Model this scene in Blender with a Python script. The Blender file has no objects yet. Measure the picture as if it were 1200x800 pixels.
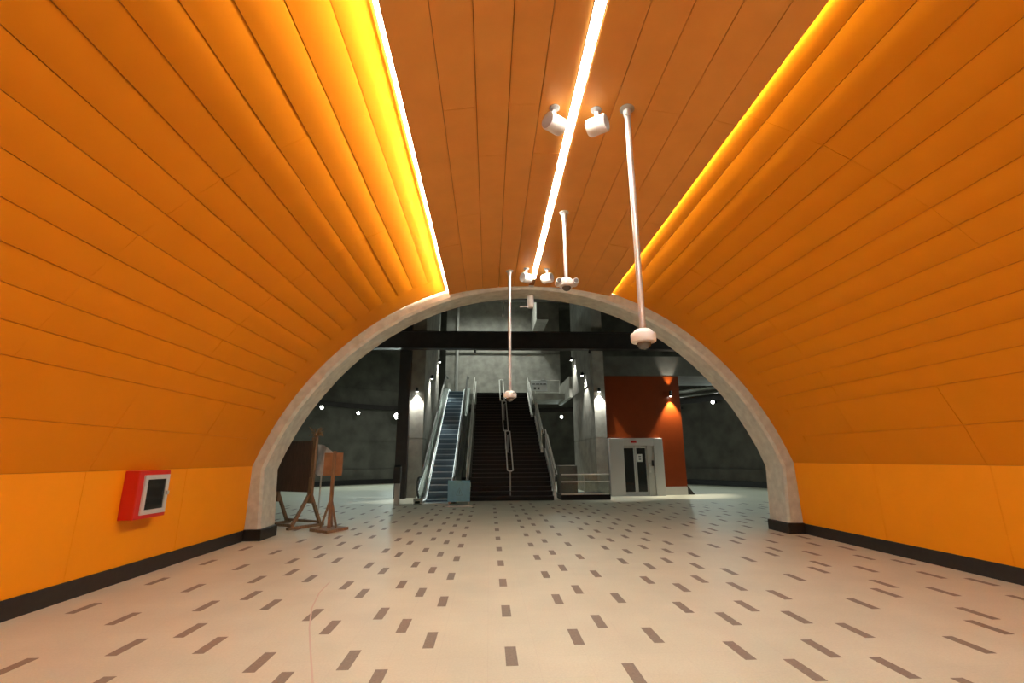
import bpy, math, random
from mathutils import Vector, Matrix
random.seed(7)
SC = bpy.context.scene
COL = SC.collection
PI = math.pi

# ------------------------------------------------------------------ camera
CAM_H = 1.56
cd = bpy.data.cameras.new('camera'); cam = bpy.data.objects.new('camera', cd); COL.objects.link(cam)
cd.sensor_width = 36.0; cd.lens = 565.0 / 1200.0 * 36.0; cd.clip_start = 0.05; cd.clip_end = 200
def cam_axes(f, vx, vy, roll):
    y = Vector(((vx - 600) / f, (400 - vy) / f, 1)).normalized()
    up = Vector((math.sin(roll), math.cos(roll), 0)); up = (up - up.dot(y) * y).normalized()
    x = up.cross(y)
    if x.x < 0: x = -x
    return x, y, up
ax, ay, az = cam_axes(565.0, 573.0, 537.5, 0.0055)
# columns of the camera matrix: right, up, backward, written in world axes
cam.matrix_world = Matrix(((ax[0], ax[1], -ax[2], 0), (ay[0], ay[1], -ay[2], 0), (az[0], az[1], -az[2], CAM_H), (0, 0, 0, 1)))
SC.camera = cam

# ------------------------------------------------------------------ world + exposure
w = bpy.data.worlds.new('world'); SC.world = w; w.use_nodes = True
w.node_tree.nodes['Background'].inputs[0].default_value = (0.02, 0.021, 0.02, 1)
w.node_tree.nodes['Background'].inputs[1].default_value = 0.3
SC.view_settings.view_transform = 'Standard'; SC.view_settings.look = 'None'
SC.view_settings.gamma = 1.0; SC.view_settings.use_curve_mapping = False
SC.view_settings.exposure = 0.0

# light levels
CENTRE_LED = 126.0
COVE_LED = 920.0
SPOT_W = 420.0
WALL_LAMP_W = 250.0
ROOF_W = 1050.0

# ------------------------------------------------------------------ materials
def material(name, col, rough=0.5, metal=0.0, spec=0.5, noise=0.0, nscale=8.0, bump=0.0, bscale=60.0, emit=None, estr=0.0, stretch=None, trans=0.0):
    m = bpy.data.materials.new(name); m.use_nodes = True
    nt = m.node_tree; b = nt.nodes['Principled BSDF']
    b.inputs['Base Color'].default_value = (*col, 1); b.inputs['Roughness'].default_value = rough
    b.inputs['Metallic'].default_value = metal; b.inputs['Specular IOR Level'].default_value = spec
    if trans: b.inputs['Transmission Weight'].default_value = trans
    if emit:
        b.inputs['Emission Color'].default_value = (*emit, 1); b.inputs['Emission Strength'].default_value = estr
    if noise or bump:
        tc = nt.nodes.new('ShaderNodeTexCoord'); mp = nt.nodes.new('ShaderNodeMapping')
        nt.links.new(tc.outputs['Object'], mp.inputs['Vector'])
        if stretch: mp.inputs['Scale'].default_value = stretch
        if noise:
            n = nt.nodes.new('ShaderNodeTexNoise'); n.inputs['Scale'].default_value = nscale; n.inputs['Detail'].default_value = 6
            nt.links.new(mp.outputs['Vector'], n.inputs['Vector'])
            r = nt.nodes.new('ShaderNodeMapRange'); r.inputs['From Min'].default_value = .3; r.inputs['From Max'].default_value = .7
            r.inputs['To Min'].default_value = 1 - noise; r.inputs['To Max'].default_value = 1 + noise
            nt.links.new(n.outputs['Fac'], r.inputs['Value'])
            x = nt.nodes.new('ShaderNodeVectorMath'); x.operation = 'SCALE'
            x.inputs[0].default_value = col; nt.links.new(r.outputs['Result'], x.inputs['Scale'])
            nt.links.new(x.outputs['Vector'], b.inputs['Base Color'])
        if bump:
            n2 = nt.nodes.new('ShaderNodeTexNoise'); n2.inputs['Scale'].default_value = bscale; n2.inputs['Detail'].default_value = 4
            nt.links.new(mp.outputs['Vector'], n2.inputs['Vector'])
            bp = nt.nodes.new('ShaderNodeBump'); bp.inputs['Strength'].default_value = bump; bp.inputs['Distance'].default_value = 0.02
            nt.links.new(n2.outputs['Fac'], bp.inputs['Height']); nt.links.new(bp.outputs['Normal'], b.inputs['Normal'])
    return m

ORANGE = (0.65, 0.205, 0.0025)
M = {}
M['panel'] = material('orange_panel', ORANGE, .5, 0, .16, noise=.02, nscale=3)
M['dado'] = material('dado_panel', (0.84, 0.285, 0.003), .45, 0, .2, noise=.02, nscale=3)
M['panel_back'] = material('panel_backing', (0.26, 0.08, 0.004), .8)
M['board'] = material('ceiling_orange', (0.72, 0.29, 0.05), .5, 0, .3, noise=.04, nscale=3)
M['board_back'] = material('ceiling_backing', (0.28, 0.09, 0.012), .8)
M['black_stone'] = material('black_stone', (0.012, 0.010, 0.009), .45, noise=.3, nscale=14)
M['concrete'] = material('concrete', (0.36, 0.355, 0.315), .8, 0, .2, noise=.22, nscale=2.2, bump=.25, bscale=24)
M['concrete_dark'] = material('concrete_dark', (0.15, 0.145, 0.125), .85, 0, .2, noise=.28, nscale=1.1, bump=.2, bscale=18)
M['concrete_ring'] = material('concrete_ring', (0.53, 0.535, 0.46), .85, 0, .15, noise=.15, nscale=6, bump=.35, bscale=18)
M['steel_black'] = material('black_steel', (0.03, 0.023, 0.02), .5, noise=.2, nscale=4)
M['steel'] = material('brushed_steel', (0.74, 0.74, 0.70), .3, .75)
M['steel_dull'] = material('dull_steel', (0.5, 0.5, 0.47), .5, .5)
M['pole'] = material('pole_grey', (0.55, 0.53, 0.51), .4, .55)
M['deck'] = material('deck_metal', (0.30, 0.34, 0.32), .4, .5)
M['rail'] = material('rail_steel', (0.82, 0.82, 0.77), .3, .1)
M['panel_steel'] = material('worn_steel', (0.66, 0.67, 0.64), .4, .12, noise=.15, nscale=4, bump=.5, bscale=5)
M['handrail'] = material('grey_handrail', (0.09, 0.095, 0.09), .4)
M['skirt_glow'] = material('skirt_glow', (1, 1, 1), .5, emit=(0.86, 1.0, 0.95), estr=1.1)
M['zinc'] = material('galvanised', (0.6, 0.6, 0.57), .35, 1.0, noise=.1, nscale=5)
M['white_plastic'] = material('white_plastic', (0.78, 0.75, 0.72), .45)
M['grey_plastic'] = material('grey_plastic', (0.36, 0.36, 0.36), .6)
M['dome_glass'] = material('smoked_dome', (0.09, 0.085, 0.08), .1, 0, .8)
M['red'] = material('red_paint', (0.55, 0.015, 0.008), .35)
M['frame_grey'] = material('frame_grey', (0.62, 0.62, 0.60), .4, .3)
M['dark_glass'] = material('dark_glass', (0.02, 0.02, 0.018), .08, 0, .7)
M['black_rubber'] = material('black_rubber', (0.012, 0.012, 0.012), .5)
M['granite'] = material('dark_granite', (0.009, 0.007, 0.0065), .5, 0, .2, noise=.2, nscale=10)
M['nosing'] = material('step_nosing', (0.05, 0.045, 0.04), .4, 0, .4)
M['esc_step'] = material('escalator_step', (0.10, 0.145, 0.18), .5, .2)
M['esc_edge'] = material('escalator_edge', (0.34, 0.42, 0.46), .5, .2)
M['glass'] = material('clear_glass', (0.80, 0.88, 0.85), .03, 0, .5, trans=1.0)
M['blue_board'] = material('blue_board', (0.17, 0.42, 0.56), .5, noise=.08, nscale=6)
M['blue_mark'] = material('dark_mark', (0.07, 0.11, 0.14), .6)
M['wood'] = material('raw_wood', (0.23, 0.135, 0.07), .65, noise=.3, nscale=6, stretch=(8, 8, 1))
M['wood_dark'] = material('dark_board', (0.085, 0.045, 0.025), .6, noise=.25, nscale=4, stretch=(6, 6, 1))
M['wood_orange'] = material('board_orange', (0.27, 0.13, 0.06), .6, noise=.2, nscale=5)
M['plastic_sheet'] = material('plastic_sheet', (0.40, 0.40, 0.39), .35, 0, .5, noise=.2, nscale=5)
M['straw'] = material('frayed_rope', (0.26, 0.16, 0.08), .8)
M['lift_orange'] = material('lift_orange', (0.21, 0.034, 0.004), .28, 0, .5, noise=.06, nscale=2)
M['lift_white'] = material('lift_portal', (0.55, 0.55, 0.53), .45, .1)
M['paper'] = material('paper', (0.75, 0.75, 0.72), .7)
M['sign_white'] = material('sign_white', (0.62, 0.66, 0.66), .5)
M['sign_grey'] = material('sign_grey', (0.10, 0.11, 0.11), .6)
M['chalk'] = material('faded_red_chalk', (0.53, 0.42, 0.35), .8)
M['tile_dark'] = material('dark_tile', (0.215, 0.18, 0.145), .55, 0, .2, noise=.12, nscale=40)
M['led_white'] = material('led_white', (1, 1, 1), .5, emit=(1.0, 0.985, 0.88), estr=CENTRE_LED)
M['led_cove'] = material('led_cove', (1, 1, 1), .5, emit=(1.0, 0.90, 0.62), estr=COVE_LED)
M['led_edge'] = material('led_edge', (1, 1, 1), .5, emit=(1.0, 0.92, 0.72), estr=22)
M['lamp_glow'] = material('lamp_glow', (1, 1, 1), .5, emit=(1.0, 1.0, 0.94), estr=28)
M['lamp_warm'] = material('lamp_warm', (1, 1, 1), .5, emit=(1.0, 0.93, 0.8), estr=24)

def floor_material():
    m = bpy.data.materials.new('cream_floor'); m.use_nodes = True; nt = m.node_tree; b = nt.nodes['Principled BSDF']
    b.inputs['Roughness'].default_value = .5; b.inputs['Specular IOR Level'].default_value = .22
    tc = nt.nodes.new('ShaderNodeTexCoord')
    n = nt.nodes.new('ShaderNodeTexNoise'); n.inputs['Scale'].default_value = 1.3; n.inputs['Detail'].default_value = 8
    n2 = nt.nodes.new('ShaderNodeTexNoise'); n2.inputs['Scale'].default_value = 55; n2.inputs['Detail'].default_value = 3
    nt.links.new(tc.outputs['Object'], n.inputs['Vector']); nt.links.new(tc.outputs['Object'], n2.inputs['Vector'])
    br = nt.nodes.new('ShaderNodeTexBrick'); br.offset = 0; br.inputs['Scale'].default_value = 1
    br.inputs['Brick Width'].default_value = .4; br.inputs['Row Height'].default_value = .4
    br.inputs['Mortar Size'].default_value = .0022; br.inputs['Mortar Smooth'].default_value = .3
    br.inputs['Color1'].default_value = (0.56, 0.545, 0.435, 1); br.inputs['Color2'].default_value = (0.55, 0.535, 0.425, 1)
    br.inputs['Mortar'].default_value = (0.52, 0.495, 0.405, 1)
    nt.links.new(tc.outputs['Object'], br.inputs['Vector'])
    r = nt.nodes.new('ShaderNodeMapRange'); r.inputs['From Min'].default_value = .3; r.inputs['From Max'].default_value = .7
    r.inputs['To Min'].default_value = .93; r.inputs['To Max'].default_value = 1.05
    nt.links.new(n.outputs['Fac'], r.inputs['Value'])
    r2 = nt.nodes.new('ShaderNodeMapRange'); r2.inputs['From Min'].default_value = .3; r2.inputs['From Max'].default_value = .7
    r2.inputs['To Min'].default_value = .95; r2.inputs['To Max'].default_value = 1.04
    nt.links.new(n2.outputs['Fac'], r2.inputs['Value'])
    mu = nt.nodes.new('ShaderNodeMath'); mu.operation = 'MULTIPLY'
    nt.links.new(r.outputs['Result'], mu.inputs[0]); nt.links.new(r2.outputs['Result'], mu.inputs[1])
    x = nt.nodes.new('ShaderNodeVectorMath'); x.operation = 'SCALE'
    nt.links.new(br.outputs['Color'], x.inputs[0]); nt.links.new(mu.outputs['Value'], x.inputs['Scale'])
    nt.links.new(x.outputs['Vector'], b.inputs['Base Color'])
    rr = nt.nodes.new('ShaderNodeMapRange'); rr.inputs['To Min'].default_value = .42; rr.inputs['To Max'].default_value = .6
    nt.links.new(n.outputs['Fac'], rr.inputs['Value']); nt.links.new(rr.outputs['Result'], b.inputs['Roughness'])
    return m
M['floor'] = floor_material()

# ------------------------------------------------------------------ mesh helpers
ORG = {}
class MB:
    """collects shapes in world coordinates; build() links them as one mesh object"""
    def __init__(s): s.v = []; s.f = []; s.sm = []
    def add(s, vs, fs, smooth=False):
        o = len(s.v); s.v += [tuple(p) for p in vs]
        for f in fs: s.f.append(tuple(i + o for i in f)); s.sm.append(smooth)
        return s
    def hexa(s, p):
        return s.add(p, [(0, 3, 2, 1), (4, 5, 6, 7), (0, 1, 5, 4), (1, 2, 6, 5), (2, 3, 7, 6), (3, 0, 4, 7)])
    def box(s, x0, x1, y0, y1, z0, z1):
        return s.hexa([(x0, y0, z0), (x1, y0, z0), (x1, y1, z0), (x0, y1, z0), (x0, y0, z1), (x1, y0, z1), (x1, y1, z1), (x0, y1, z1)])
    def bbox(s, x0, x1, y0, y1, z0, z1, c=.01):
        """box with chamfered vertical and top edges"""
        lo = [(x0 + c, y0), (x1 - c, y0), (x1, y0 + c), (x1, y1 - c), (x1 - c, y1), (x0 + c, y1), (x0, y1 - c), (x0, y0 + c)]
        hi = [(min(max(x, x0 + c), x1 - c), min(max(y, y0 + c), y1 - c)) for x, y in lo]
        vs = [(x, y, z0) for x, y in lo] + [(x, y, z1 - c) for x, y in lo] + [(x, y, z1) for x, y in hi]
        fs = [tuple(range(7, -1, -1)), tuple(range(16, 24))]
        for k in (0, 8):
            for i in range(8): fs.append((k + i, k + (i + 1) % 8, k + 8 + (i + 1) % 8, k + 8 + i))
        return s.add(vs, fs)
    def prism_x(s, poly, x0, x1):
        n = len(poly)
        vs = [(x0, a, b) for a, b in poly] + [(x1, a, b) for a, b in poly]
        fs = [tuple(range(n)), tuple(range(2 * n - 1, n - 1, -1))] + [(i, i + n, (i + 1) % n + n, (i + 1) % n) for i in range(n)]
        return s.add(vs, fs)
    def prism_y(s, poly, y0, y1):
        n = len(poly)
        vs = [(a, y0, b) for a, b in poly] + [(a, y1, b) for a, b in poly]
        fs = [tuple(range(n)), tuple(range(2 * n - 1, n - 1, -1))] + [(i, i + n, (i + 1) % n + n, (i + 1) % n) for i in range(n)]
        return s.add(vs, fs)
    def prism_z(s, poly, z0, z1):
        n = len(poly)
        vs = [(a, b, z0) for a, b in poly] + [(a, b, z1) for a, b in poly]
        fs = [tuple(range(n - 1, -1, -1)), tuple(range(n, 2 * n))] + [(i, (i + 1) % n, (i + 1) % n + n, i + n) for i in range(n)]
        return s.add(vs, fs)
    def beam(s, p0, p1, wd, ht, up=(0, 0, 1)):
        p0 = Vector(p0); p1 = Vector(p1); d = (p1 - p0).normalized()
        a = d.cross(Vector(up))
        if a.length < 1e-4: a = d.cross(Vector((1, 0, 0)))
        a.normalize(); b = a.cross(d).normalized(); a = a * wd / 2; b = b * ht / 2
        return s.hexa([p0 - a - b, p0 + a - b, p0 + a + b, p0 - a + b, p1 - a - b, p1 + a - b, p1 + a + b, p1 - a + b])
    def tube(s, pts, r, n=10, closed=False):
        pts = [Vector(p) for p in pts]; k = len(pts); rings = []
        up = Vector((0, 0, 1))
        for i, p in enumerate(pts):
            d = (pts[min(i + 1, k - 1)] - pts[max(i - 1, 0)]).normalized()
            u = up if abs(d.dot(up)) < .95 else Vector((1, 0, 0))
            a = d.cross(u).normalized(); b = a.cross(d).normalized()
            rr = r[i] if isinstance(r, (list, tuple)) else r
            rings.append([p + a * rr * math.cos(q * 2 * PI / n) + b * rr * math.sin(q * 2 * PI / n) for q in range(n)])
        o = [v for g in rings for v in g]; fs = []
        for i in range(k - 1):
            for q in range(n): fs.append((i * n + q, i * n + (q + 1) % n, (i + 1) * n + (q + 1) % n, (i + 1) * n + q))
        s.add(o, fs, True)
        return s.add(rings[0] + rings[-1], [tuple(range(n - 1, -1, -1)), tuple(range(n, 2 * n))])
    def lathe(s, prof, c, axis='z', n=20):
        """prof: (radius, height) along the axis"""
        vs = []
        for r, h in prof:
            for q in range(n):
                a = r * math.cos(q * 2 * PI / n); b = r * math.sin(q * 2 * PI / n)
                vs.append({'z': (c[0] + a, c[1] + b, c[2] + h), 'x': (c[0] + h, c[1] + a, c[2] + b), 'y': (c[0] + a, c[1] + h, c[2] + b)}[axis])
        fs = []
        for i in range(len(prof) - 1):
            for q in range(n): fs.append((i * n + q, i * n + (q + 1) % n, (i + 1) * n + (q + 1) % n, (i + 1) * n + q))
        s.add(vs, fs, True)
        k = len(prof) - 1
        ends = []
        if prof[0][0] > 1e-5: ends.append(tuple(range(n - 1, -1, -1)))
        if prof[k][0] > 1e-5: ends.append(tuple(range(k * n, k * n + n)))
        return s.add(vs, ends) if ends else s
    def turn(s, c, ang):
        ca, sa = math.cos(ang), math.sin(ang)
        s.v = [(c[0] + (x - c[0]) * ca - (y - c[1]) * sa, c[1] + (x - c[0]) * sa + (y - c[1]) * ca, z) for x, y, z in s.v]
        return s
    def build(s, name, mat, parent=None):
        o = ORG.get(parent.name, Vector((0, 0, 0))) if parent else Vector((0, 0, 0))
        me = bpy.data.meshes.new(name)
        me.from_pydata([(x - o[0], y - o[1], z - o[2]) for x, y, z in s.v], [], s.f)
        me.polygons.foreach_set('use_smooth', s.sm)
        import bmesh
        bm = bmesh.new(); bm.from_mesh(me); bmesh.ops.remove_doubles(bm, verts=bm.verts, dist=1e-5) if any(s.sm) else None
        bmesh.ops.recalc_face_normals(bm, faces=bm.faces); bm.to_mesh(me); bm.free()
        if any(s.sm): me.set_sharp_from_angle(angle=math.radians(38))
        me.materials.append(M[mat] if isinstance(mat, str) else mat)
        ob = bpy.data.objects.new(name, me); COL.objects.link(ob)
        if parent: ob.parent = parent
        ORG[ob.name] = o
        return ob

def thing(name, loc, label, cat, group=None):
    e = bpy.data.objects.new(name, None); COL.objects.link(e); e.location = loc; e.empty_display_size = .1
    e['label'] = label; e['category'] = cat
    if group: e['group'] = group
    ORG[e.name] = Vector(loc)
    return e
def tag(o, label, cat, group=None):
    o['label'] = label; o['category'] = cat
    if group: o['group'] = group
    return o
def struct(o): o['kind'] = 'structure'; return o
def lamp(name, typ, loc, target, energy, color, parent, size=.05, angle=None, blend=.4):
    l = bpy.data.lights.new(name, typ); l.energy = energy; l.color = color
    if typ == 'SPOT': l.spot_size = math.radians(angle); l.spot_blend = blend
    l.shadow_soft_size = size
    o = bpy.data.objects.new(name, l); COL.objects.link(o)
    org = ORG[parent.name]; o.parent = parent; o.location = Vector(loc) - org
    if target is not None: o.rotation_euler = (Vector(target) - Vector(loc)).to_track_quat('-Z', 'Y').to_euler()
    return o

# ------------------------------------------------------------------ tunnel profile
CX, EA, EB, EZ = 0.87, 6.097, 6.309, -0.70
def prof(t, side, off=0.0):
    """point of the vault at parameter t, moved inwards by off"""
    x = EA * math.cos(t); z = EB * math.sin(t)
    nx, nz = x / EA ** 2, z / EB ** 2; L = math.hypot(nx, nz)
    return CX + side * (x - off * nx / L), EZ + z - off * nz / L
TUN0, TUN1 = -9.0, 10.49
TS = [.346, .437, .532, .581, .630, .679, .728, .778, .830, .881, .933, .986, 1.039, 1.094, 1.150, 1.205, 1.262, 1.33]
BAND = 9.72
FOOT = {-1: -4.88, 1: 6.63}

# ------------------------------------------------------------------ floor with dark inlaid tiles
fl = struct(MB().box(-16, 17.5, TUN0 - .5, 38, -.2, 0).build('floor', 'floor'))
tile_src = None
PAT = {0: 1, 6: 2, 9: 0, 13: 2, 19: 1, 22: 0, 26: 1, 29: 0, 32: 2}
cells = []
for per in range(-4, 5):
    for c, ph in PAT.items():
        X = .19 + .1 * (c + 39 * per)
        for k in range(-3, 38):
            if k % 3 != ph: continue
            Y = 3.82 + .4 * k
            if Y < 10.3 and not (-4.75 < X - .05 and X + .05 < 6.5): continue
            if 10.2 < Y < 11.3 and not (-4.3 < X < 6.1): continue
            if Y > 18.2: continue
            if Y >= 11.3 and abs(X - .05 * Y) > Y * .62: continue
            if X > 6.3 and Y > 17.5: continue
            if Y < 3.3: continue
            cells.append((math.hypot(X, Y), X, Y))
cells.sort()
me = None
def tile_box(mb, X, Y): mb.bbox(X - .0475, X + .0475, Y + .003, Y + .397, -.004, .0012, .0008)
for i, (_, X, Y) in enumerate(cells[:300]):
    if me is None:
        mb = MB(); tile_box(mb, 0, 0); o = mb.build('tile', 'tile_dark', fl); me = o.data
    else:
        o = bpy.data.objects.new('tile', me); COL.objects.link(o); o.parent = fl
    o.location = (X, Y, 0)
mb = MB()
for _, X, Y in cells[300:]: tile_box(mb, X, Y)
if cells[300:]:
    o = mb.build('far_tiles', 'tile_dark', fl); o['kind'] = 'stuff'

# ------------------------------------------------------------------ tunnel walls with cladding panels
def panel(parent, side, p0, p1, y0, y1, e0=0.0, e1=0.0, gap=.0018, name='panel', sag=0.0, gy=.0008, mat='panel'):
    """cladding panel between two profile points, bulging into the room by sag"""
    d = Vector((p1[0] - p0[0], p1[1] - p0[1])); L = d.length; d /= L
    n = Vector((-d.y, d.x))
    if n.x * side > 0: n = -n
    a = Vector(p0) + d * gap; b = Vector(p1) - d * gap
    y0 += gy; y1 -= gy
    S = 4 if sag else 1; sec = []
    for i in range(S + 1):
        u = i / S; sec.append(a.lerp(b, u) + n * (e0 + (e1 - e0) * u + sag * 4 * u * (1 - u)))
    sec += [b - n * .02, a - n * .02]; k = len(sec)
    vs = [(p.x, y0, p.y) for p in sec] + [(p.x, y1, p.y) for p in sec]
    mb = MB().add(vs, [(i, i + 1, i + 1 + k, i + k) for i in range(S)], bool(sag))
    o = 0
    mb.add(vs, [(i, (i + 1) % k, (i + 1) % k + k, i + k) for i in range(S, k)] + [tuple(range(k)), tuple(range(2 * k - 1, k - 1, -1))])
    return mb.build(name, mat, parent)

for side, nm in ((-1, 'left'), (1, 'right')):
    inner = [prof(.30 + i * (PI / 2 - .30) / 24, side, -.035) for i in range(25)]
    outer = [prof(.30 + i * (PI / 2 - .30) / 24, side, -.20) for i in range(25)]
    foot = FOOT[side]
    poly = [(foot + side * .035, 0)] + inner + outer[::-1] + [(foot + side * .3, 0)]
    mb = MB(); n = len(poly)
    vs = [(x, TUN0, z) for x, z in poly] + [(x, TUN1, z) for x, z in poly]
    fs = [(i, i + n, (i + 1) % n + n, (i + 1) % n) for i in range(n)]
    h = n // 2
    for i in range(h - 0):
        j = n - 1 - i
        if i + 1 < j:
            fs.append((i, i + 1, j - 1, j) if j - 1 > i + 1 else (i, i + 1, j)); fs.append((i + n, i + 1 + n, j - 1 + n, j + n) if j - 1 > i + 1 else (i + n, i + 1 + n, j + n))
    wl = struct(mb.add(vs, fs).build('wall_' + nm, 'panel_back'))
    low_j = [TUN0, -4.0, 1.0, 4.27, 6.27, 8.28, TUN1]
    up_j = [TUN0, -3.5, 2.1, 4.55, 7.0, BAND]
    if side == 1: up_j = [TUN0, -3.2, 2.0, 4.5, 8.1, BAND]
    k0 = prof(TS[0], side)
    # vertical dado panels below the kink
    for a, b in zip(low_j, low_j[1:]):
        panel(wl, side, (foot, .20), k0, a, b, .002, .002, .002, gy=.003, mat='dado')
    for r in range(len(TS) - 1):
        js = ([TUN0, -4.0, 1.0, 4.27, 6.3, 8.3, BAND] if r < 2 else up_j)
        for q, (a, b) in enumerate(zip(js, js[1:])):
            q_ = 0 if r > 13 else 1; tilt = random.uniform(-.003, .006) * q_; base = random.uniform(-.001, .002) * q_
            panel(wl, side, prof(TS[r], side), prof(TS[r + 1], side), a, b, base + tilt * .4 + .003 * (r < 14), base - tilt * .6 - .002 * (r < 14), sag=.003 if r < 2 else (.011 if r < 12 else (.005 if r < 14 else .0015)), gap=.0028, gy=.0025 if r < 2 else .001)
    # smooth closing band beside the concrete arch
    mb = MB(); N = 36
    pts = [prof(TS[0] + (TS[-1] - TS[0]) * i / N, side, .004) for i in range(N + 1)]
    pto = [prof(TS[0] + (TS[-1] - TS[0]) * i / N, side, -.02) for i in range(N + 1)]
    ya, yb = BAND + .001, TUN1
    vs = []
    for (x, z), (xo, zo) in zip(pts, pto): vs += [(x, ya, z), (x, yb, z), (xo, yb, zo), (xo, ya, zo)]
    fs = [(0, 1, 2, 3), (4 * N, 4 * N + 3, 4 * N + 2, 4 * N + 1)]
    for i in range(N):
        for q in range(4): fs.append((4 * i + q, 4 * i + (q + 1) % 4, 4 * i + 4 + (q + 1) % 4, 4 * i + 4 + q))
    mb.add(vs, fs, True).build('end_panel', 'panel', wl)
    # black skirting
    x0, x1 = sorted((foot - side * .022, foot + side * .03))
    bb = struct(MB().bbox(x0, x1, TUN0, 10.42, 0, .205, .004).build('baseboard_' + nm, 'black_stone'))

struct(MB().box(-5.2, 6.95, TUN0 - .3, TUN0, 0, 5.7).build('wall_rear', 'concrete'))

# ------------------------------------------------------------------ ceiling
CC, CHW = .925, 1.855
def cz(x): return 5.43 - .22 * ((x - CC) / CHW) ** 2
ceil_x = [(-.93, -.53), (-.53, -.16), (-.16, .20), (.20, .55), (.55, .895), (1.015, 1.39), (1.39, 1.76), (1.76, 2.15), (2.15, 2.52), (2.52, 2.78)]
xs = [CC - CHW + .03 + i * (2 * CHW - .06) / 16 for i in range(17)]
poly = [(x, cz(x) + .022) for x in xs] + [(x, cz(x) + .05) for x in xs[::-1]]
mb = MB(); n = len(poly)
vs = [(x, TUN0, z) for x, z in poly] + [(x, TUN1, z) for x, z in poly]
fs = [(i, i + n, (i + 1) % n + n, (i + 1) % n) for i in range(n)]
for i in range(16):
    fs += [(i, i + 1, n - 2 - i, n - 1 - i), (i + n, i + 1 + n, n - 2 - i + n, n - 1 - i + n)]
ce = struct(mb.add(vs, fs).build('ceiling', 'board_back'))
for q, (a, b) in enumerate(ceil_x):
    js = [TUN0, -3.0, 2.2 + .0 * q, 4.6 + (.0 if q % 2 else .9), 7.0 + (.0 if q % 2 else 1.0), TUN1 + .01]
    for y0, y1 in zip(js, js[1:]):
        e = random.uniform(-.002, .002)
        g = .0035
        za, zb = cz(a) + e, cz(b) + e
        MB().hexa([(a + g, y0 + .001, za), (b - g, y0 + .001, zb), (b - g, y1 - .001, zb), (a + g, y1 - .001, za),
                   (a + g, y0 + .001, za + .02), (b - g, y0 + .001, zb + .02), (b - g, y1 - .001, zb + .02), (a + g, y1 - .001, za + .02)]).build('plank', 'board', ce)
# upturned lips along both ceiling edges
for x0, x1, z in ((-.93, -.922, 5.215), (2.772, 2.78, 5.215)):
    MB().box(x0, x1, TUN0, TUN1, z - .004, z + .062).build('edge_lip', 'board', ce)

# central linear light and the two cove strips
t = thing('linear_light', (.955, 5, 5.40), 'bright white line of light along the middle of the orange ceiling', 'light')
MB().box(.902, 1.008, TUN0 + .1, 10.02, 5.432, 5.448).build('housing', 'frame_grey', t)
MB().box(.912, .998, TUN0 + .12, 10.0, 5.426, 5.431).build('diffuser', 'led_white', t)
for nm, s, lab in (('l', -1, 'glowing strip hidden in the cove left of the central ceiling line'), ('r', 1, 'glowing strip hidden in the cove right of the central ceiling line')):
    xe = CC + s * (CHW - .14)
    t = thing('cove_light', (xe, 5, 5.29), lab, 'light', 'strips hidden in the ceiling coves')
    z = cz(xe) + .052
    MB().box(min(xe, xe - s * .03), max(xe, xe - s * .03), TUN0 + .1, 10.46, z, z + .045).build('channel', 'steel_dull', t)
    MB().box(min(xe + s * .002, xe + s * .012), max(xe + s * .002, xe + s * .012), TUN0 + .12, 10.45, z + .004, z + .042).build('led_strip', 'led_cove', t)
    xa, xb = sorted((CC + s * (CHW + .018), CC + s * (CHW + .062)))
    MB().box(xa, xb, TUN0 + .12, 10.45, 5.292, 5.300).build('diffuser_edge', 'led_edge', t)

# ------------------------------------------------------------------ concrete arch at the end of the tunnel
ARCH0, ARCH1 = 10.50, 11.20
def arch_inner(i, N):
    tt = .346 + (PI - 2 * .346) * i / N
    if tt <= PI / 2: return prof(tt, 1, .24)
    return prof(PI - tt, -1, .24)
def arch_outer(i, N):
    tt = .346 + (PI - 2 * .346) * i / N
    if tt <= PI / 2: return prof(tt, 1, -.25)
    return prof(PI - tt, -1, -.25)
N = 64
inn = [(6.32, 0)] + [arch_inner(i, N) for i in range(N + 1)] + [(-4.58, 0)]
out = [(6.90, 0)] + [arch_outer(i, N) for i in range(N + 1)] + [(-5.15, 0)]
K = len(inn); vs = []; fs = []
for i in range(K):
    jx = random.uniform(-.012, .012)
    (xi, zi), (xo, zo) = inn[i], out[i]
    ch = .05
    ux, uz = (xo - xi), (zo - zi); L = math.hypot(ux, uz); ux /= L; uz /= L
    vs += [(xi + ux * (ch + jx), ARCH0, zi + uz * (ch + jx)), (xi + ux * jx * .5, ARCH0 + .05, zi + uz * jx * .5), (xi + ux * jx * .5, ARCH1, zi + uz * jx * .5), (xo, ARCH1, zo), (xo, ARCH0, zo)]
for i in range(K - 1):
    for q in range(5): fs.append((5 * i + q, 5 * i + (q + 1) % 5, 5 * i + 5 + (q + 1) % 5, 5 * i + 5 + q))
fs += [(0, 1, 2, 3, 4), tuple(5 * (K - 1) + q for q in (4, 3, 2, 1, 0))]
ring = struct(MB().add(vs, fs, True).build('trim_1', 'concrete_ring'))
for x0, x1 in ((-4.93, -4.53), (6.27, 6.68)):
    MB().bbox(x0, x1, ARCH0 - .06, ARCH1 + .02, 0, .215, .01).build('plinth', 'black_stone', ring)

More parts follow.
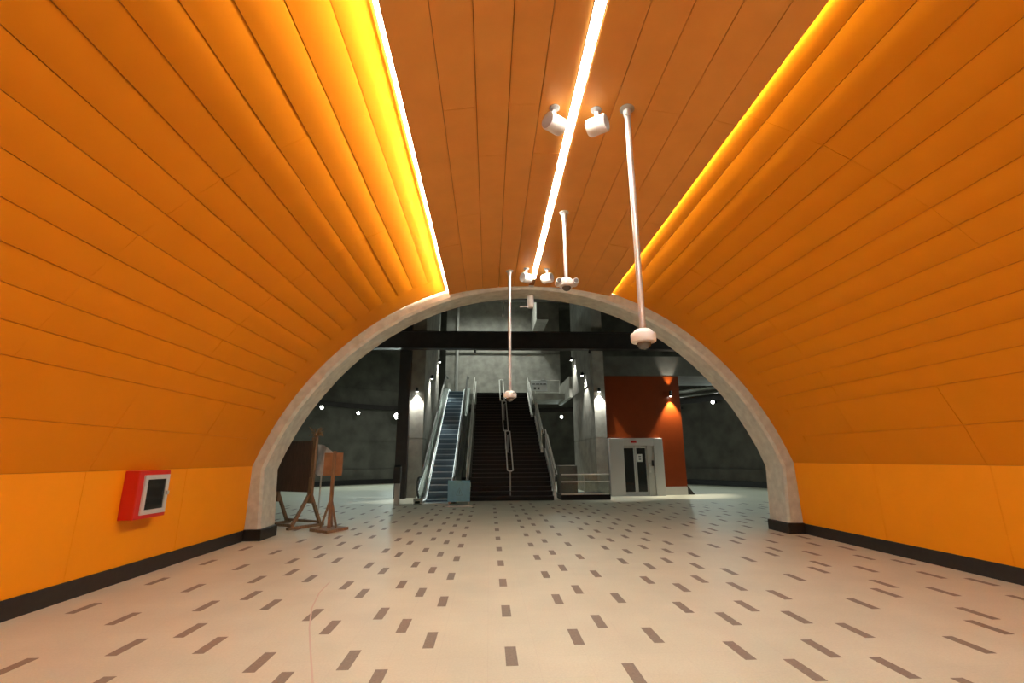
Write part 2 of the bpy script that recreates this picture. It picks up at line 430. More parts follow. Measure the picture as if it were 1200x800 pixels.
# ------------------------------------------------------------------ the hall beyond: round shaft
HC, HR = (.6, 21.5), 14.5
def ring_wall(name, mat, r0, r1, z0, z1, a0, a1, n=72, parent=None):
    vs = []; fs = []
    for i in range(n + 1):
        a = a0 + (a1 - a0) * i / n; c, s = math.cos(a), math.sin(a)
        vs += [(HC[0] + r0 * c, HC[1] + r0 * s, z0), (HC[0] + r1 * c, HC[1] + r1 * s, z0), (HC[0] + r1 * c, HC[1] + r1 * s, z1), (HC[0] + r0 * c, HC[1] + r0 * s, z1)]
    for i in range(n):
        for q in range(4): fs.append((4 * i + q, 4 * i + (q + 1) % 4, 4 * i + 4 + (q + 1) % 4, 4 * i + 4 + q))
    fs += [(0, 1, 2, 3), (4 * n + 3, 4 * n + 2, 4 * n + 1, 4 * n)]
    return MB().add(vs, fs, True).build(name, mat, parent)
A0, A1 = -.70, PI + .70
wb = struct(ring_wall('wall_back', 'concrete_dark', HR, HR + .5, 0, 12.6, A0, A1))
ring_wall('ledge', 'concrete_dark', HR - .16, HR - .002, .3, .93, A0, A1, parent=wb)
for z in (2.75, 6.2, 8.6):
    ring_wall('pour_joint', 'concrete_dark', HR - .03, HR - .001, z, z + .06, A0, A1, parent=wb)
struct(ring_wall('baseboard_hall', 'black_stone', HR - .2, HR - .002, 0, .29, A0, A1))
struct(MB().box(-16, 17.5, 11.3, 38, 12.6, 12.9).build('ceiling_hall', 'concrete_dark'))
# flat portal wall around the arch, seen only from inside the hall
mb = MB(); vs = []; fs = []
for i in range(K):
    xi, zi = out[i]; xi = xi + (0 if i else 0)
    a = math.atan2(zi, xi - CX)
    xo = CX + 11.6 * max(-1, min(1, 1.35 * math.cos(a))); zo = 0 if i in (0, K - 1) else 12.5 * max(0, min(1, 1.35 * math.sin(a)))
    vs += [(xi, 10.6, zi), (xi, 11.1, zi), (xo, 11.1, zo), (xo, 10.6, zo)]
for i in range(K - 1):
    for q in range(4): fs.append((4 * i + q, 4 * i + (q + 1) % 4, 4 * i + 4 + (q + 1) % 4, 4 * i + 4 + q))
fs += [(0, 1, 2, 3), (4 * K - 1, 4 * K - 2, 4 * K - 3, 4 * K - 4)]
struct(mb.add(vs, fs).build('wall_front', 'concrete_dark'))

# piers flanking the stairs
def pier(x0, x1, y0, y1, lab):
    t = thing('concrete_pier', ((x0 + x1) / 2, y0, 0), lab, 'pillar', 'concrete piers beside the stairs')
    MB().box(x0, x1, y0, y1, 0, 2.40).build('lower_lift', 'concrete', t)
    MB().box(x0 + .02, x1 - .02, y0 + .02, y1 - .02, 2.40, 2.44).build('groove', 'concrete', t)
    MB().box(x0, x1, y0, y1, 2.44, 12.59).build('upper_lift', 'concrete', t)
    return t
pier(-3.46, -2.84, 21.2, 27.0, 'tall concrete pier beside the escalator, behind the black steel column')
pier(4.64, 5.14, 21.2, 26.6, 'tall concrete pier between the stairs and the lift')
tag(MB().box(-3.90, -3.42, 20.85, 21.15, 0, 12.58).build('steel_column', 'steel_black'), 'black steel column standing left of the escalator', 'column')
bm_ = thing('steel_beam', (.6, 20.6, 6.6), 'long black steel beam crossing above the stairs', 'beam')
MB().box(-12.0, 12.6, 20.50, 20.84, 6.26, 6.95).build('web', 'steel_black', bm_)
MB().box(-12.0, 12.6, 20.42, 20.84, 6.22, 6.26).build('flange', 'steel_black', bm_)
MB().box(-12.0, 12.6, 20.42, 20.84, 6.95, 6.99).build('flange', 'steel_black', bm_)
for x in (-.63, 4.4):
    MB().lathe([(.05, 0), (.05, .12), (.02, .16)], (x, 20.6, 6.05), 'z', 10).build('hanger_bolt', 'steel_black', bm_)

# back wall of the stairwell, landing, beams
struct(MB().box(-2.84, 4.64, 31.0, 31.4, 5.3, 12.58).build('wall_stairwell', 'concrete'))
struct(MB().box(-2.84, 4.64, 30.85, 30.99, 5.3, 6.28).build('trim_2', 'concrete'))
struct(MB().box(-2.84, 4.64, 30.9, 30.99, 8.25, 8.34).build('trim_3', 'concrete_dark'))
struct(MB().box(-2.84, 4.64, 28.27, 30.84, 4.95, 5.30).build('floor_landing', 'concrete'))
tag(MB().box(-2.83, 4.63, 26.6, 27.1, 10.55, 12.58).build('cross_beam', 'concrete_dark'), 'deep concrete beam crossing high above the stairs', 'beam')
tag(MB().box(2.75, 3.45, 27.11, 30.99, 9.5, 12.58).build('roof_beam', 'concrete'), 'concrete roof beam running to the back wall high above the stairs', 'beam')
tag(MB().lathe([(.09, 0), (.09, 7.2)], (-2.08, 30.6, 5.31), 'z', 12).build('vertical_pipe', 'steel_dull'), 'pale vertical pipe on the wall above the escalator top', 'pipe')
# concrete balustrade of the upper gallery along the inner face of the pier
t = thing('gallery_balustrade', (4.6, 26.7, 4.86), 'horizontal concrete balustrade along the inner face of the pier beside the stairs', 'balustrade')
MB().box(4.612, 4.637, 21.6, 26.61, 4.86, 6.03).build('pier_band', 'concrete', t)
MB().box(4.46, 4.635, 26.62, 30.84, 4.86, 6.03).build('parapet', 'concrete', t)

# ------------------------------------------------------------------ staircase
SX0, SX1, SY0, NST, RISE, TREAD = -.72, 2.46, 19.30, 32, 5.3 / 32, .28
t = thing('staircase', ((SX0 + SX1) / 2, SY0, 0), 'wide dark granite staircase rising between the steel handrails', 'stairs')
for flight, xr in enumerate((2.50, 2.34, 2.18)):
    sm = None
    for k in range(NST):
        if min(2, k // 11) != flight: continue
        if sm is None:
            o = MB().prism_x([(SY0, 0), (SY0 + TREAD + .03, 0), (SY0 + TREAD + .03, RISE), (SY0 - .012, RISE), (SY0 - .012, RISE - .03), (SY0, RISE - .03)], SX0, xr).build('step', 'granite', t); sm = o.data
            n = MB().box(SX0 + .02, xr - .02, SY0 - .016, SY0 + .035, RISE - .022, RISE + .003).build('nosing', 'nosing', o); nm_ = n.data
        else:
            o = bpy.data.objects.new('step', sm); COL.objects.link(o); o.parent = t
            n = bpy.data.objects.new('nosing', nm_); COL.objects.link(n); n.parent = o
        o.location = (0, k * TREAD, k * RISE)
MB().prism_x([(SY0 + .32, 0), (28.25, 0), (28.25, 5.0), (SY0 + .9, .18)], SX0 + .05, 2.15).build('understructure', 'granite', t)

def sz(Y): return max(0, min(5.3, RISE + (Y - SY0) * RISE / TREAD))
def stair_rail(name, lab, xs_, y0, y1, sections, hts, shift=0.0, plate=False):
    t = thing(name, (sum(xs_) / len(xs_), y0, 0), lab, 'handrail', 'steel handrails on the stairs')
    L = (y1 - y0) / sections
    x00 = xs_
    for q in range(sections):
        xs_ = tuple(x - shift * q for x in x00)
        a, b = y0 + q * L + .04, y0 + (q + 1) * L - .04
        if len(xs_) == 2:
            h = hts[0] + .12 * (q % 2) * 0
            pts = []
            xa, xb = xs_
            za, zb = sz(a) + h, sz(b) + h
            pts = [(xa, b, zb), (xa, a, za), ((xa + xb) / 2, a - .05, za - .03), (xb, a, za), (xb, b, zb), ((xa + xb) / 2, b + .05, zb + .03), (xa, b, zb)]
            MB().tube(pts, .024, 8).build('rail', 'rail', t)
            for f in (.06, .94) if q else (.0, .94):
                y = a + (b - a) * f; xm = (xa + xb) / 2
                MB().tube([(xm, y, sz(y) - RISE), (xm, y, sz(y) + h - .08)], .026, 8).build('post', 'steel_dull', t)
                MB().tube([(xa, y, sz(y) + h), (xm, y, sz(y) + h - .08), (xb, y, sz(y) + h)], .014, 6).build('bracket', 'steel_dull', t)
        else:
            x = xs_[0]
            for h in hts: MB().tube([(x, a, sz(a) + h), (x, b, sz(b) + h)], .026, 8).build('rail', 'rail', t)
            MB().tube([(x + .09, a, sz(a) + hts[0] - .22), (x + .09, b, sz(b) + hts[0] - .22)], .022, 8).build('rail', 'rail', t)
            for f in (.02, .5, .98):
                y = a + (b - a) * f
                MB().box(x - .012, x + .012, y - .035, y + .035, sz(y) - RISE, sz(y) + hts[0]).build('post', 'rail', t)
                MB().tube([(x, y, sz(y) + hts[0] - .22), (x + .09, y, sz(y) + hts[0] - .22)], .012, 6).build('bracket', 'steel', t)
        if plate:
            x = xs_[0]; e = .10 if q == 0 else .02
            MB().prism_x([(a - e, max(0, sz(a) - .22)), (b, sz(b) - .22), (b, sz(b) + .06), (a - e, sz(a) + .06)], x - .05, x + .05).build('stringer', 'rail', t)
            MB().prism_x([(a, sz(a) + .10), (b, sz(b) + .10), (b, sz(b) + .55), (a, sz(a) + .55)], x - .006, x + .006).build('infill_panel', 'panel_steel', t)
    return t
stair_rail('centre_handrail', 'twin tube handrail in the middle of the dark stairs', (.73, .95), 19.55, 28.2, 3, (.78,), shift=.075)
stair_rail('side_handrail', 'steel handrail along the stair edge nearest the lift', (2.575,), 19.45, 28.2, 3, (.90, .62), shift=.165, plate=True)
stair_rail('side_handrail', 'steel handrail along the stair edge next to the escalator', (-.87,), 19.45, 28.2, 3, (.90, .62), plate=True)

# low plinth with glass railing right of the stairs
t = thing('glass_railing', (3.7, 19.4, .19), 'low glass railing with two steel rails standing on the black kerb', 'railing')
tag(MB().box(2.80, 4.72, 19.36, 21.18, 0, .19).build('stone_kerb', 'granite'), 'low black stone kerb under the glass railing right of the stairs', 'kerb')
MB().box(2.84, 4.68, 19.42, 19.432, .195, .92).build('glass_pane', 'glass', t)
MB().box(2.82, 4.68, 19.40, 19.46, .19, .235).build('base_channel', 'steel', t)
for z in (.68, .95): MB().tube([(2.82, 19.38, z), (4.72, 19.38, z)], .022, 8).build('rail', 'rail', t)
MB().tube([(3.7, 19.38, .19), (3.7, 19.38, .95)], .012, 8).build('post', 'steel_dull', t)
tag(MB().bbox(2.85, 3.62, 20.3, 20.95, .19, 1.28, .02).build('concrete_block', 'concrete_dark'), 'squat concrete block behind the glass railing', 'block')

# ------------------------------------------------------------------ escalator
EX0, EX1, EY = -2.36, -1.46, 19.15
def ez(Y): return max(0.0, min(5.42, (Y - EY) * .60))
t = thing('escalator', ((EX0 + EX1) / 2, 18.4, 0), 'escalator with blue-grey steps and glass sides left of the dark stairs', 'escalator')
s1 = s2 = None
for k in range(26):
    Y = 18.75 + .4 * k; Z = max(.012, min(5.42, .24 * (k - .6)))
    if s1 is None:
        o = MB().prism_x([(0.02, -.26), (.42, -.26), (.42, 0), (.0, 0), (.0, -.12)], EX0, EX1).build('step', 'esc_step', None); o.parent = t; s1 = o.data
        n = MB().box(EX0 + .01, EX1 - .01, -.012, .05, -.035, .004).build('step_edge', 'esc_edge', None); n.parent = o; s2 = n.data
    else:
        o = bpy.data.objects.new('step', s1); COL.objects.link(o); o.parent = t
        n = bpy.data.objects.new('step_edge', s2); COL.objects.link(n); n.parent = o
    o.location = (0 - (EX0 + EX1) / 2, Y - 18.4, Z)
MB().box(EX0, EX1, 18.2, 18.74, 0, .014).build('comb_plate', 'steel', t)
Yp = [18.30, EY - .1, EY + .25, 27.9, 28.4, 29.4]
def off(d, ys=Yp): return [(y, ez(y) + d) for y in ys]
for s, xin in ((-1, EX0), (1, EX1)):
    xa, xb = sorted((xin + s * .02, xin + s * .10))
    MB().prism_x(off(.10) + off(-.05)[::-1], xa, xb).build('skirt', 'steel', t)
    xk = sorted((xin - s * .005, xin - s * .018))
    MB().prism_x(off(.135) + off(.105)[::-1], xk[0], xk[1]).build('skirt_glow_strip', 'skirt_glow', t)  # glowing strip; the one on the stair side is added to brighten that side
    xa, xb = sorted((xin + s * .02, xin + s * .34))
    lo = [(y, max(0, ez(y) - .55)) for y in Yp]
    MB().prism_x(off(.19) + off(.10)[::-1], xa, xb).build('deck', 'deck', t)
    xa, xb = sorted((xin + s * .30, xin + s * .34))
    MB().prism_x(off(.10) + lo[::-1], xa, xb).build('side_cladding', 'steel_dull', t)
    xg = xin + s * .18
    MB().prism_x(off(.88) + off(.19)[::-1], xg - .006, xg + .006).build('glass_panel' if s < 0 else 'steel_panel', 'glass' if s < 0 else 'panel_steel', t)
    pts = [(xg, 18.42, .24), (xg, 18.22, .30), (xg, 18.04, .45), (xg, 17.98, .60), (xg, 18.05, .78), (xg, 18.22, .90)] + [(xg, y, ez(y) + .93) for y in Yp[1:]]
    MB().tube(pts, .042, 8).build('handrail', 'handrail', t)
    MB().prism_x([(18.30, .19), (18.30, .88), (18.20, .86), (18.08, .74), (18.02, .6), (18.08, .46), (18.2, .33)], xg - .006, xg + .006).build('newel_glass', 'glass', t)

# blue barrier board in front of the escalator
t = thing('barrier_board', (-1.02, 17.3, 0), 'pale blue barrier board with a warning triangle in front of the escalator', 'barrier')
b = MB().bbox(-1.40, -.64, 17.28, 17.31, .15, .85, .008).build('board', 'blue_board', t)
tri = [(-1.11, .36), (-.90, .36), (-1.005, .60)]
for i in range(3):
    (xa, za), (xb, zb) = tri[i], tri[(i + 1) % 3]
    MB().beam((xa, 17.275, za), (xb, 17.275, zb), .006, .022, (0, 1, 0)).build('triangle_mark', 'blue_mark', b)
MB().box(-1.012, -.998, 17.272, 17.279, .44, .52).build('exclamation_mark', 'blue_mark', b)
MB().box(-1.012, -.998, 17.272, 17.279, .40, .42).build('exclamation_mark', 'blue_mark', b)
for x in (-1.36, -.68):
    MB().box(x - .02, x + .02, 17.31, 17.335, 0, .85).build('leg', 'steel_dull', t)
    MB().box(x - .025, x + .025, 17.05, 17.6, 0, .03).build('foot', 'steel_dull', t)
MB().box(-1.48, -.56, 17.03, 17.06, 0, .05).build('foot_rail', 'steel_dull', t)

# steel post with dark device
t = thing('steel_post', (-3.22, 17.9, 0), 'short steel post with a dark device on top left of the escalator', 'post')
MB().bbox(-3.31, -3.13, 17.84, 17.98, 0, .74, .01).build('post_body', 'steel_dull', t)
MB().prism_x([(17.80, .74), (18.02, .74), (18.02, 1.30), (17.95, 1.36), (17.85, 1.30), (17.80, 1.05)], -3.36, -3.12).build('device', 'black_rubber', t)

# ------------------------------------------------------------------ lift
t = thing('lift', (6.3, 21.1, 0), 'grey lift entrance with two dark glass doors below the orange shaft', 'lift')
MB().bbox(5.17, 5.80, 21.05, 21.39, 0, 2.40, .01).build('portal_side', 'lift_white', t)
MB().bbox(7.12, 7.52, 21.05, 21.39, 0, 2.40, .01).build('portal_side', 'lift_white', t)
MB().box(6.83, 7.12, 21.11, 21.39, 0, 2.08).build('jamb_panel', 'steel_dull', t)
MB().box(5.80, 7.12, 21.05, 21.39, 2.08, 2.40).build('portal_head', 'lift_white', t)
for x0, x1 in ((5.81, 6.30), (6.32, 6.82)):
    d = MB().box(x0, x1, 21.16, 21.20, .03, 2.07).build('door', 'lift_white', t)
    MB().box(x0 + .05 - (.03 if x0 < 6 else -.01), x1 - .06, 21.15, 21.159, .16, 1.98).build('glass_pane', 'dark_glass', d)
    if x0 > 6: MB().box(6.40, 6.62, 21.144, 21.149, 1.40, 1.72).build('paper_notice', 'paper', d)
    if x0 > 6:
        for z in (1.48, 1.60): MB().box(6.46, 6.56, 21.141, 21.1435, z, z + .05).build('print_mark', 'sign_grey', d)
MB().box(5.78, 6.86, 21.0, 21.39, 0, .03).build('threshold', 'steel_dull', t)
MB().box(6.13, 6.37, 21.03, 21.049, 2.20, 2.30).build('floor_indicator', M['red'], t)
MB().bbox(6.86, 6.95, 21.08, 21.11, .95, 1.30, .005).build('call_panel', 'steel', t)
MB().bbox(7.0, 7.08, 21.06, 21.11, 1.22, 1.46, .01).build('intercom', 'black_rubber', t)
t = thing('lift_shaft', (6.9, 21.4, 0), 'orange clad lift shaft with a grey base beside the concrete pier', 'lift shaft')
MB().box(5.24, 7.50, 21.40, 24.5, 0, 5.18).build('cladding_panel', 'lift_orange', t)
MB().box(7.505, 8.60, 21.41, 24.5, .35, 5.18).build('cladding_panel', 'lift_orange', t)
MB().box(7.53, 8.60, 21.40, 24.5, 0, .345).build('base', 'lift_white', t)
MB().box(5.17, 5.24, 21.41, 24.5, 2.41, 5.18).build('edge_trim', 'lift_orange', t)
tag(MB().prism_y([(8.62, 0), (8.95, 0), (8.62, .42)], 21.5, 21.75).build('wedge_plate', 'steel_black'), 'black wedge plate at the foot of the orange shaft', 'plate')
tag(MB().box(5.16, 13.0, 21.42, 24.4, 5.19, 6.10).build('concrete_slab', 'concrete_dark'), 'concrete slab edge resting above the orange lift shaft', 'slab')

# ------------------------------------------------------------------ lamps in the hall
def spot_fixture(x, y, z, fx, lab, grp, aim, en=SPOT_W, col=(1, .99, .90), ang=78):
    """fx: direction of the wall behind the lamp"""
    t = thing('wall_spotlight', (x, y, z), lab, 'lamp', grp)
    MB().lathe([(.0, .2), (.055, .2), (.06, .17), (.06, .02), (.05, .02)], (x, y, z), 'z', 14).build('can', 'black_rubber', t)
    MB().lathe([(.0, .012), (.052, .012), (.052, .019), (0, .019)], (x, y, z), 'z', 14).build('lens', 'lamp_glow', t)
    MB().beam((x, y, z + .12), (x + fx[0], y + fx[1], z + .12), .03, .05).build('bracket', 'black_rubber', t)
    lamp('beam', 'SPOT', (x, y, z - .02), aim, en, col, t, .04, ang, .5)
    return t
G = 'spotlights washing the concrete piers'
spot_fixture(-3.15, 21.08, 4.40, (0, .11), 'small spotlight lighting the front of the pier behind the black column', G, (-3.15, 21.16, 3.0))
spot_fixture(-2.73, 23.0, 5.28, (-.1, 0), 'lower of two spotlights on the inner face of the pier beside the escalator', G, (-2.81, 23.0, 3.8))
spot_fixture(-2.73, 26.2, 6.72, (-.1, 0), 'higher of two spotlights on the inner face of the pier beside the escalator', G, (-2.81, 26.2, 5.2))
spot_fixture(4.86, 21.08, 4.40, (0, .11), 'small spotlight lighting the front of the pier next to the lift', G, (4.86, 21.16, 3.0))
spot_fixture(4.46, 22.8, 5.41, (.11, 0), 'lower of two spotlights on the pier face between stairs and lift', G, (4.56, 22.8, 3.9))
spot_fixture(4.46, 25.6, 6.72, (.18, 0), 'higher of two spotlights on the pier face between stairs and lift', G, (4.56, 25.6, 5.3))
t = thing('up_down_lamp', (8.13, 21.25, 4.36), 'lamp throwing light up and down the orange lift shaft', 'lamp')
MB().lathe([(.05, -.12), (.06, -.11), (.06, .11), (.05, .12)], (8.13, 21.25, 4.36), 'z', 14).build('can', 'black_rubber', t)
MB().lathe([(0, -.128), (.05, -.128), (.05, -.121), (0, -.121)], (8.13, 21.25, 4.36), 'z', 14).build('lens', 'lamp_warm', t)
MB().beam((8.13, 21.25, 4.36), (8.13, 21.40, 4.36), .04, .05).build('bracket', 'black_rubber', t)
lamp('beam_down', 'SPOT', (8.13, 21.25, 4.21), (8.13, 21.33, 2.8), SPOT_W * 1.7, (1, .9, .7), t, .04, 70, .6)
lamp('beam_up', 'SPOT', (8.13, 21.25, 4.50), (8.13, 21.33, 5.8), SPOT_W * .45, (1, .93, .8), t, .04, 52, .8)

def wall_lamp(x, y, z, lab, en=WALL_LAMP_W, r=.10, bright=1.0):
    d = Vector((HC[0] - x, HC[1] - y, 0)).normalized()
    t = thing('wall_lamp', (x, y, z), lab, 'lamp', 'round lamps on the hall wall')
    p = Vector((x, y, z))
    MB().tube([p - d * .24, p + d * .03], [r * .7, r * 1.15], 12).build('housing', 'black_rubber', t)
    MB().tube([p + d * .032, p + d * .05], r, 12).build('lens', 'lamp_glow', t)
    lamp('glow', 'SPOT', p + d * .12, (HC[0], HC[1] - 6, .0), en * bright, (.84, 1.0, .92), t, .10, 150, .6)
wall_lamp(-10.37, 30.45, 4.71, 'leftmost round wall lamp, just right of the concrete arch')
wall_lamp(-8.60, 32.3, 4.53, 'middle one of the three round lamps on the wall left of the stairs')
wall_lamp(-6.36, 33.85, 4.46, 'round wall lamp beside the black steel column', bright=2.2, r=.2)
wall_lamp(5.22, 34.9, 4.47, 'round wall lamp seen between the stair handrail and the pier')
wall_lamp(11.98, 30.0, 4.61, 'round wall lamp at the edge of the orange lift shaft', r=.09)
wall_lamp(13.22, 27.95, 4.75, 'rightmost round wall lamp, right of the orange lift shaft')
for a, lab in ((-.35, 'nearer added round lamp on the side wall right of the arch, out of view'), (.1, 'farther added round lamp on the side wall right of the arch, out of view'),
               (PI - .1, 'farther added round lamp on the side wall left of the arch, out of view'), (PI + .35, 'nearer added round lamp on the side wall left of the arch, out of view')):
    wall_lamp(HC[0] + 14.25 * math.cos(a), HC[1] + 14.25 * math.sin(a), 4.8, lab, bright=1.5)  # unseen lamps, added along the ring to light the hall floor
for x, y, lab in ((-1.2, 27.5, 'added roof floodlight above the escalator, out of view'), (1.2, 27.5, 'added roof floodlight above the dark stairs, out of view')):  # unseen floodlights, added to brighten the stairwell walls and piers
    t = thing('added_floodlight', (x, y, 12.3), lab, 'lamp', 'floodlights added under the hall roof')
    MB().lathe([(0, .28), (.12, .28), (.2, .1), (.22, .0), (.2, .0)], (x, y, 12.3), 'z', 18).build('housing', 'black_rubber', t)
    MB().lathe([(0, .01), (.19, .01), (.19, .02), (0, .02)], (x, y, 12.3), 'z', 18).build('lens', 'lamp_glow', t)
    lamp('beam', 'SPOT', (x, y, 12.26), (x, 28.9, 5), ROOF_W, (.95, 1.0, .90), t, .18, 120, .8)

t = ring_wall('cable_tray', 'steel_black', HR - .12, HR - .004, 4.86, 5.16, A0, A1)
tag(t, 'dark cable tray following the curved hall wall above the lamps', 'cable tray')
# ducts along the right part of the hall
for z, r, lab, nm in ((5.62, .17, 'thick shiny duct on the wall right of the orange lift shaft', 'duct'), (5.27, .06, 'thin steel pipe below the shiny duct right of the orange lift shaft', 'pipe')):
    pts = [(HC[0] + (HR - .4) * math.cos(a), HC[1] + (HR - .4) * math.sin(a), z) for a in [-.2 + i * .1 for i in range(11)]]
    tag(MB().tube(pts, r, 12).build(nm, 'zinc'), lab, 'duct' if r > .1 else 'pipe')

# pictogram sign at the landing
t = thing('pictogram_sign', (2.9, 28.0, 5.6), 'white pictogram sign with rows of grey marks hanging at the stair top', 'sign')
b = MB().bbox(2.48, 3.44, 28.40, 28.43, 5.46, 6.10, .006).build('sign_face', 'sign_white', t)
MB().prism_y([(2.95, 6.05), (3.44, 6.05), (3.2, 6.18)], 28.40, 28.43).build('arrow_tip', 'sign_white', t)
for x, wd in ((2.56, .16), (2.77, .2), (3.02, .12), (3.19, .18)):
    MB().box(x, x + wd, 28.392, 28.3995, 5.84, 5.90).build('grey_mark', 'sign_grey', b)
for x in (2.64, 2.86): MB().box(x, x + .13, 28.392, 28.3995, 5.54, 5.68).build('grey_mark', 'sign_grey', b)
for z in (6.10, 5.36): MB().tube([(2.7, 28.45, z), (4.2, 28.45, z)], .02, 6).build('rail', 'rail', t)
for x in (2.72, 4.18): MB().tube([(x, 28.45, 5.30), (x, 28.45, 6.1)], .02, 6).build('post', 'rail', t)

# pendant rod and exit lamp under the hall roof
t = thing('pendant_rod', (.53, 18, 6.95), 'thin rod with a small bright tip hanging above the stairs', 'pendant')
MB().tube([(.53, 18, 7.0), (.53, 18, 12.59)], .02, 8).build('rod', 'steel', t)
MB().lathe([(0, -.06), (.05, -.05), (.06, 0), (.03, .06), (0, .07)], (.53, 18, 7.0), 'z', 12).build('tip', 'white_plastic', t)

# ------------------------------------------------------------------ things on the tunnel ceiling
def dome_camera(x, y, zt, zb, rp, rd, lab, turret=False):
    t = thing('dome_camera', (x, y, zb), lab, 'camera', 'cameras hanging on poles from the ceiling')
    MB().lathe([(.0, 0), (rp * 2.6, 0), (rp * 2.6, -.012), (rp * 1.5, -.03), (rp * 1.3, -.10), (rp, -.11)], (x, y, zt), 'z', 18).build('ceiling_flange', 'steel_dull', t)
    MB().tube([(x, y, zt - .02), (x, y, zb + .10)], rp, 14).build('pole', 'pole', t)
    MB().lathe([(0, .085), (rd * .58, .085), (rd * .70, .072), (rd * .80, .048), (rd * .98, .04), (rd, .03), (rd, -.03), (rd * .95, -.045), (rd * .62, -.052), (0, -.052)], (x, y, zb), 'z', 24).build('housing', 'white_plastic', t)
    MB().lathe([(rd * .56, -.055)] + [(rd * .56 * math.cos(q * PI / 16), -.06 - rd * .5 * math.sin(q * PI / 16)) for q in range(9)], (x, y, zb), 'z', 24).build('dome', 'dome_glass', t)
    if turret:
        for s in (-1, 1):
            MB().lathe([(0, -.10), (.045, -.10), (.05, -.08), (.05, .06), (0, .07)], (x + s * .13, y - .02, zb + .01), 'y', 12).build('side_lens', 'white_plastic', t)
            MB().lathe([(0, -.006), (.035, -.006), (.035, 0)], (x + s * .13, y - .12, zb + .01), 'y', 12).build('glass_eye', 'dome_glass', t)
    return t
dome_camera(1.54, 4.62, 5.405, 2.73, .032, .125, 'nearest white dome camera on the longest ceiling pole')
dome_camera(1.19, 7.03, 5.42, 4.20, .030, .12, 'white camera cluster on the shortest ceiling pole right of the light line', True)
dome_camera(.41, 9.53, 5.41, 2.78, .030, .13, 'white dome camera on the pole left of the light line, in front of the stairs')

def speaker(x, y, z, s, lab):
    """s: side the grille faces"""
    t = thing('cylinder_speaker', (x, y, z), lab, 'speaker', 'white cylinder speakers beside the ceiling light line')
    r = .10; g = -s * .62
    MB().lathe([(0, -s * .11), (r * .8, -s * .11), (r * .95, -s * .095), (r, -s * .07), (r, s * .10), (r * .97, s * .112), (r * .88, s * .112)], (x, y, z), 'x', 22).turn((x, y), g).build('body', 'white_plastic', t)
    MB().lathe([(0, s * .104), (r * .9, s * .104), (r * .9, s * .116), (0, s * .118)], (x, y, z), 'x', 22).turn((x, y), g).build('grille', 'grey_plastic', t)
    b = MB().box(x - .02, x + .02, y - .012, y + .012, z + .07, cz(x) - .015).build('bracket_arm', 'white_plastic', t)
    MB().lathe([(0, 0), (.06, 0), (.06, -.015), (.03, -.03), (0, -.03)], (x, y, cz(x) - .0005), 'z', 16).build('mount', 'grey_plastic', b)
for x, y, s, lab in ((.72, 4.66, -1, 'nearer white cylinder speaker left of the light line'), (1.20, 4.67, 1, 'nearer white cylinder speaker right of the light line'),
                     (.76, 9.42, -1, 'farther white cylinder speaker left of the light line'), (1.19, 9.42, 1, 'farther white cylinder speaker right of the light line')):
    speaker(x, y, 5.21, s, lab)

t = thing('smoke_detector', (.97, 10.95, 5.2), 'small pinkish cylinder under the crown of the concrete arch', 'detector')
MB().lathe([(0, .16), (.075, .16), (.08, .14), (.08, -.12), (.07, -.15), (0, -.15)], (.97, 10.95, 5.2), 'z', 16).build('body', 'white_plastic', t)
MB().tube([(.97, 10.95, 5.08), (.72, 10.95, 5.08)], .018, 8).build('arm', 'white_plastic', t)

# ------------------------------------------------------------------ hose cabinet on the left wall
xw = FOOT[-1] + .004
t = thing('hose_cabinet', (xw, 7.28, .8), 'red fire hose cabinet with a grey framed glass door on the orange wall', 'cabinet')
MB().bbox(xw, xw + .20, 6.93, 7.58, .80, 1.43, .008).build('body', 'red', t)
xf = xw + .20
d = thing
o = MB()
y0, y1, z0, z1 = 7.03, 7.54, .85, 1.37; wd = .06
for a in ((y0, y1, z0, z0 + wd), (y0, y1, z1 - wd, z1), (y0, y0 + wd, z0 + wd, z1 - wd), (y1 - wd, y1, z0 + wd, z1 - wd)): o.box(xf, xf + .022, *a)
dr = o.build('door', 'frame_grey', t)
MB().box(xf, xf + .008, y0 + wd, y1 - wd, z0 + wd, z1 - wd).build('glass_pane', 'dark_glass', dr)
MB().box(xf + .022, xf + .045, y1 - .05, y1 - .005, 1.09, 1.14).build('latch', 'steel', dr)

# ------------------------------------------------------------------ wooden stands behind the left foot of the arch
def P(u, z, o=0.0):
    """point on the tilted board plane: u metres from its near post to the left"""
    dx, dy = -.86, .51
    return (-4.33 + dx * u - dy * o, 12.35 + dy * u + dx * o, z)
t = thing('easel_board', P(.5, 0), 'large dark brown board on a wooden easel behind the left foot of the arch', 'board')
def slab(u0, u1, z0, z1, o0, o1):
    return MB().hexa([P(u0, z0, o0), P(u1, z0, o0), P(u1, z0, o1), P(u0, z0, o1), P(u0, z1, o0), P(u1, z1, o0), P(u1, z1, o1), P(u0, z1, o1)])
slab(.02, 1.25, .80, 2.02, -.02, .02).build('board', 'wood_dark', t)
for u in (.0, 1.2):
    slab(u - .075, u + .075, .55, 2.10, -.08, -.02).build('post', 'wood', t)
    MB().beam(P(u, .80, -.05), P(u, .03, .42), .07, .06).build('leg', 'wood', t)
    MB().beam(P(u, .80, -.05), P(u, .03, -.42), .07, .06).build('leg', 'wood', t)
    MB().beam(P(u, .03, -.5), P(u, .03, .5), .09, .06).build('skid', 'wood', t)
slab(-.12, .0, .78, 1.15, -.03, .03).build('cleat', 'wood', t)
for o_ in (-.4, .4): MB().beam(P(0, .09, o_), P(1.25, .09, o_), .06, .06).build('stretcher', 'wood', t)
mb = MB()
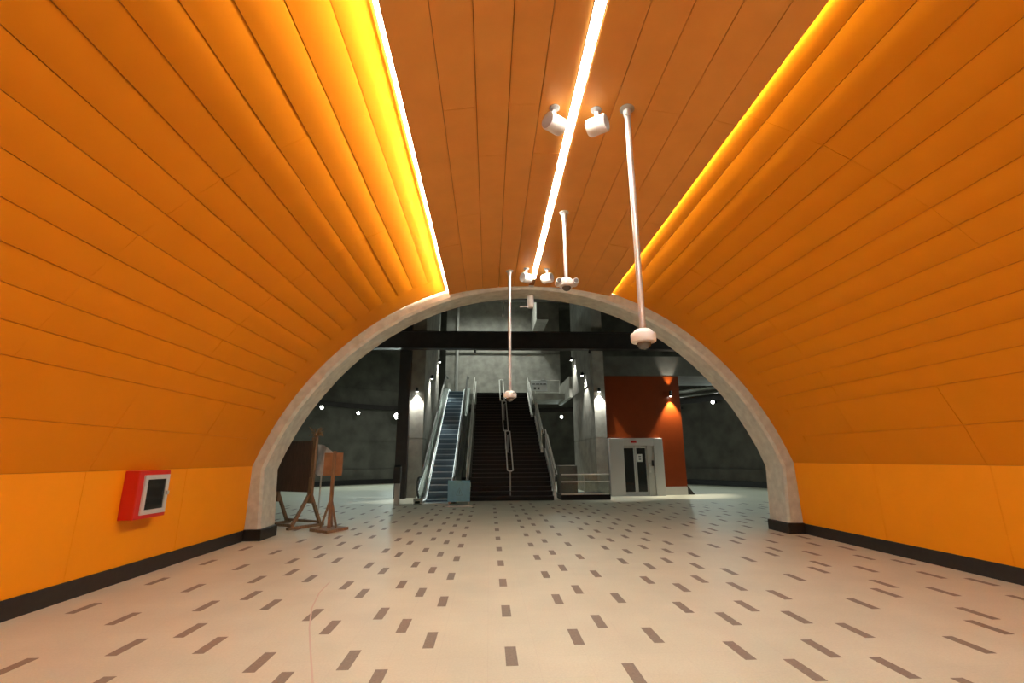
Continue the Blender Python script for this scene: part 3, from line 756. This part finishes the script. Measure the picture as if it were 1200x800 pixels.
for i in range(60):
    a = random.uniform(0, 2 * PI); b = random.uniform(.15, .6)
    p = Vector(P(-.03, 2.10, -.04)); q = p + Vector((math.cos(a) * b * .35, math.sin(a) * b * .35, random.uniform(.02, .26)))
    m_ = (p + q) / 2 + Vector((0, 0, .05))
    mb.tube([p, m_, q], .006, 4)
o = mb.build('frayed_rope', 'straw', t); o['kind'] = 'stuff'
# crumpled plastic sheet hanging behind the easel
mb = MB(); n1, n2 = 9, 10; vs = []; fs = []
for th in (0, .012):
    for i in range(n1):
        for j in range(n2):
            u = i / (n1 - 1); v = j / (n2 - 1)
            top = 1.95 - .30 * u * u
            vs.append((-4.42 + .46 * u, 13.0 + .05 * math.sin(u * 9 + v * 4) + th + random.uniform(-.012, .012) * (th == 0), top - v * (top - 1.22 + .06 * math.sin(u * 7))))
for q in (0, n1 * n2):
    for i in range(n1 - 1):
        for j in range(n2 - 1):
            a = q + i * n2 + j; fs.append((a, a + n2, a + n2 + 1, a + 1))
edge = [i * n2 for i in range(n1)] + [(n1 - 1) * n2 + j for j in range(1, n2)] + [i * n2 + n2 - 1 for i in range(n1 - 2, -1, -1)] + list(range(n2 - 2, 0, -1))
for a, b in zip(edge, edge[1:] + edge[:1]): fs.append((a, b, b + n1 * n2, a + n1 * n2))
t = thing('sheeted_panel', (-4.2, 13.1, 0), 'pale crumpled sheet hanging on a thin post behind the easel', 'sheet')
mb.add(vs, fs, True).build('sheet', 'plastic_sheet', t)
MB().tube([(-4.30, 13.06, 0), (-4.30, 13.06, 1.93)], .02, 8).build('post', 'steel_dull', t)
MB().box(-4.45, -4.15, 12.92, 13.2, 0, .025).build('foot', 'steel_dull', t)

t = thing('sign_stand', (-3.62, 11.85, 0), 'small wooden stand with a square board on a post and plank base', 'stand')
MB().hexa([(-4.02, 11.72, 0), (-3.50, 11.32, 0), (-3.22, 11.95, 0), (-3.76, 12.30, 0), (-4.02, 11.72, .06), (-3.50, 11.32, .06), (-3.22, 11.95, .06), (-3.76, 12.30, .06)]).build('base', 'wood', t)
MB().box(-3.66, -3.59, 11.80, 11.86, .06, 1.76).build('post', 'wood', t)
for dx, dy in ((-.19, .0), (.16, .0), (0, .18)):
    MB().beam((-3.625 + dx, 11.83 + dy, .06), (-3.625 + dx * .15, 11.83 + dy * .15, .62), .05, .04).build('brace', 'wood', t)
MB().bbox(-3.87, -3.44, 11.865, 11.90, 1.20, 1.72, .004).build('board', 'wood_orange', t)

# faded chalk line across the floor
pts = [(-1.20, 3.6), (-1.26, 4.02), (-1.51, 4.68), (-1.71, 5.22), (-1.91, 5.86), (-2.04, 6.49), (-2.08, 7.0)]
mb = MB(); vs = []; fs = []
for x, y in pts: vs += [(x - .008, y, .0003), (x + .008, y, .0003), (x + .008, y, .0016), (x - .008, y, .0016)]
for i in range(len(pts) - 1):
    for q in range(4): fs.append((4 * i + q, 4 * i + (q + 1) % 4, 4 * i + 4 + (q + 1) % 4, 4 * i + 4 + q))
n = 4 * len(pts); fs += [(0, 1, 2, 3), (n - 1, n - 2, n - 3, n - 4)]
tag(mb.add(vs, fs).build('chalk_line', 'chalk'), 'faint red chalk line curving over the tiled floor', 'line')
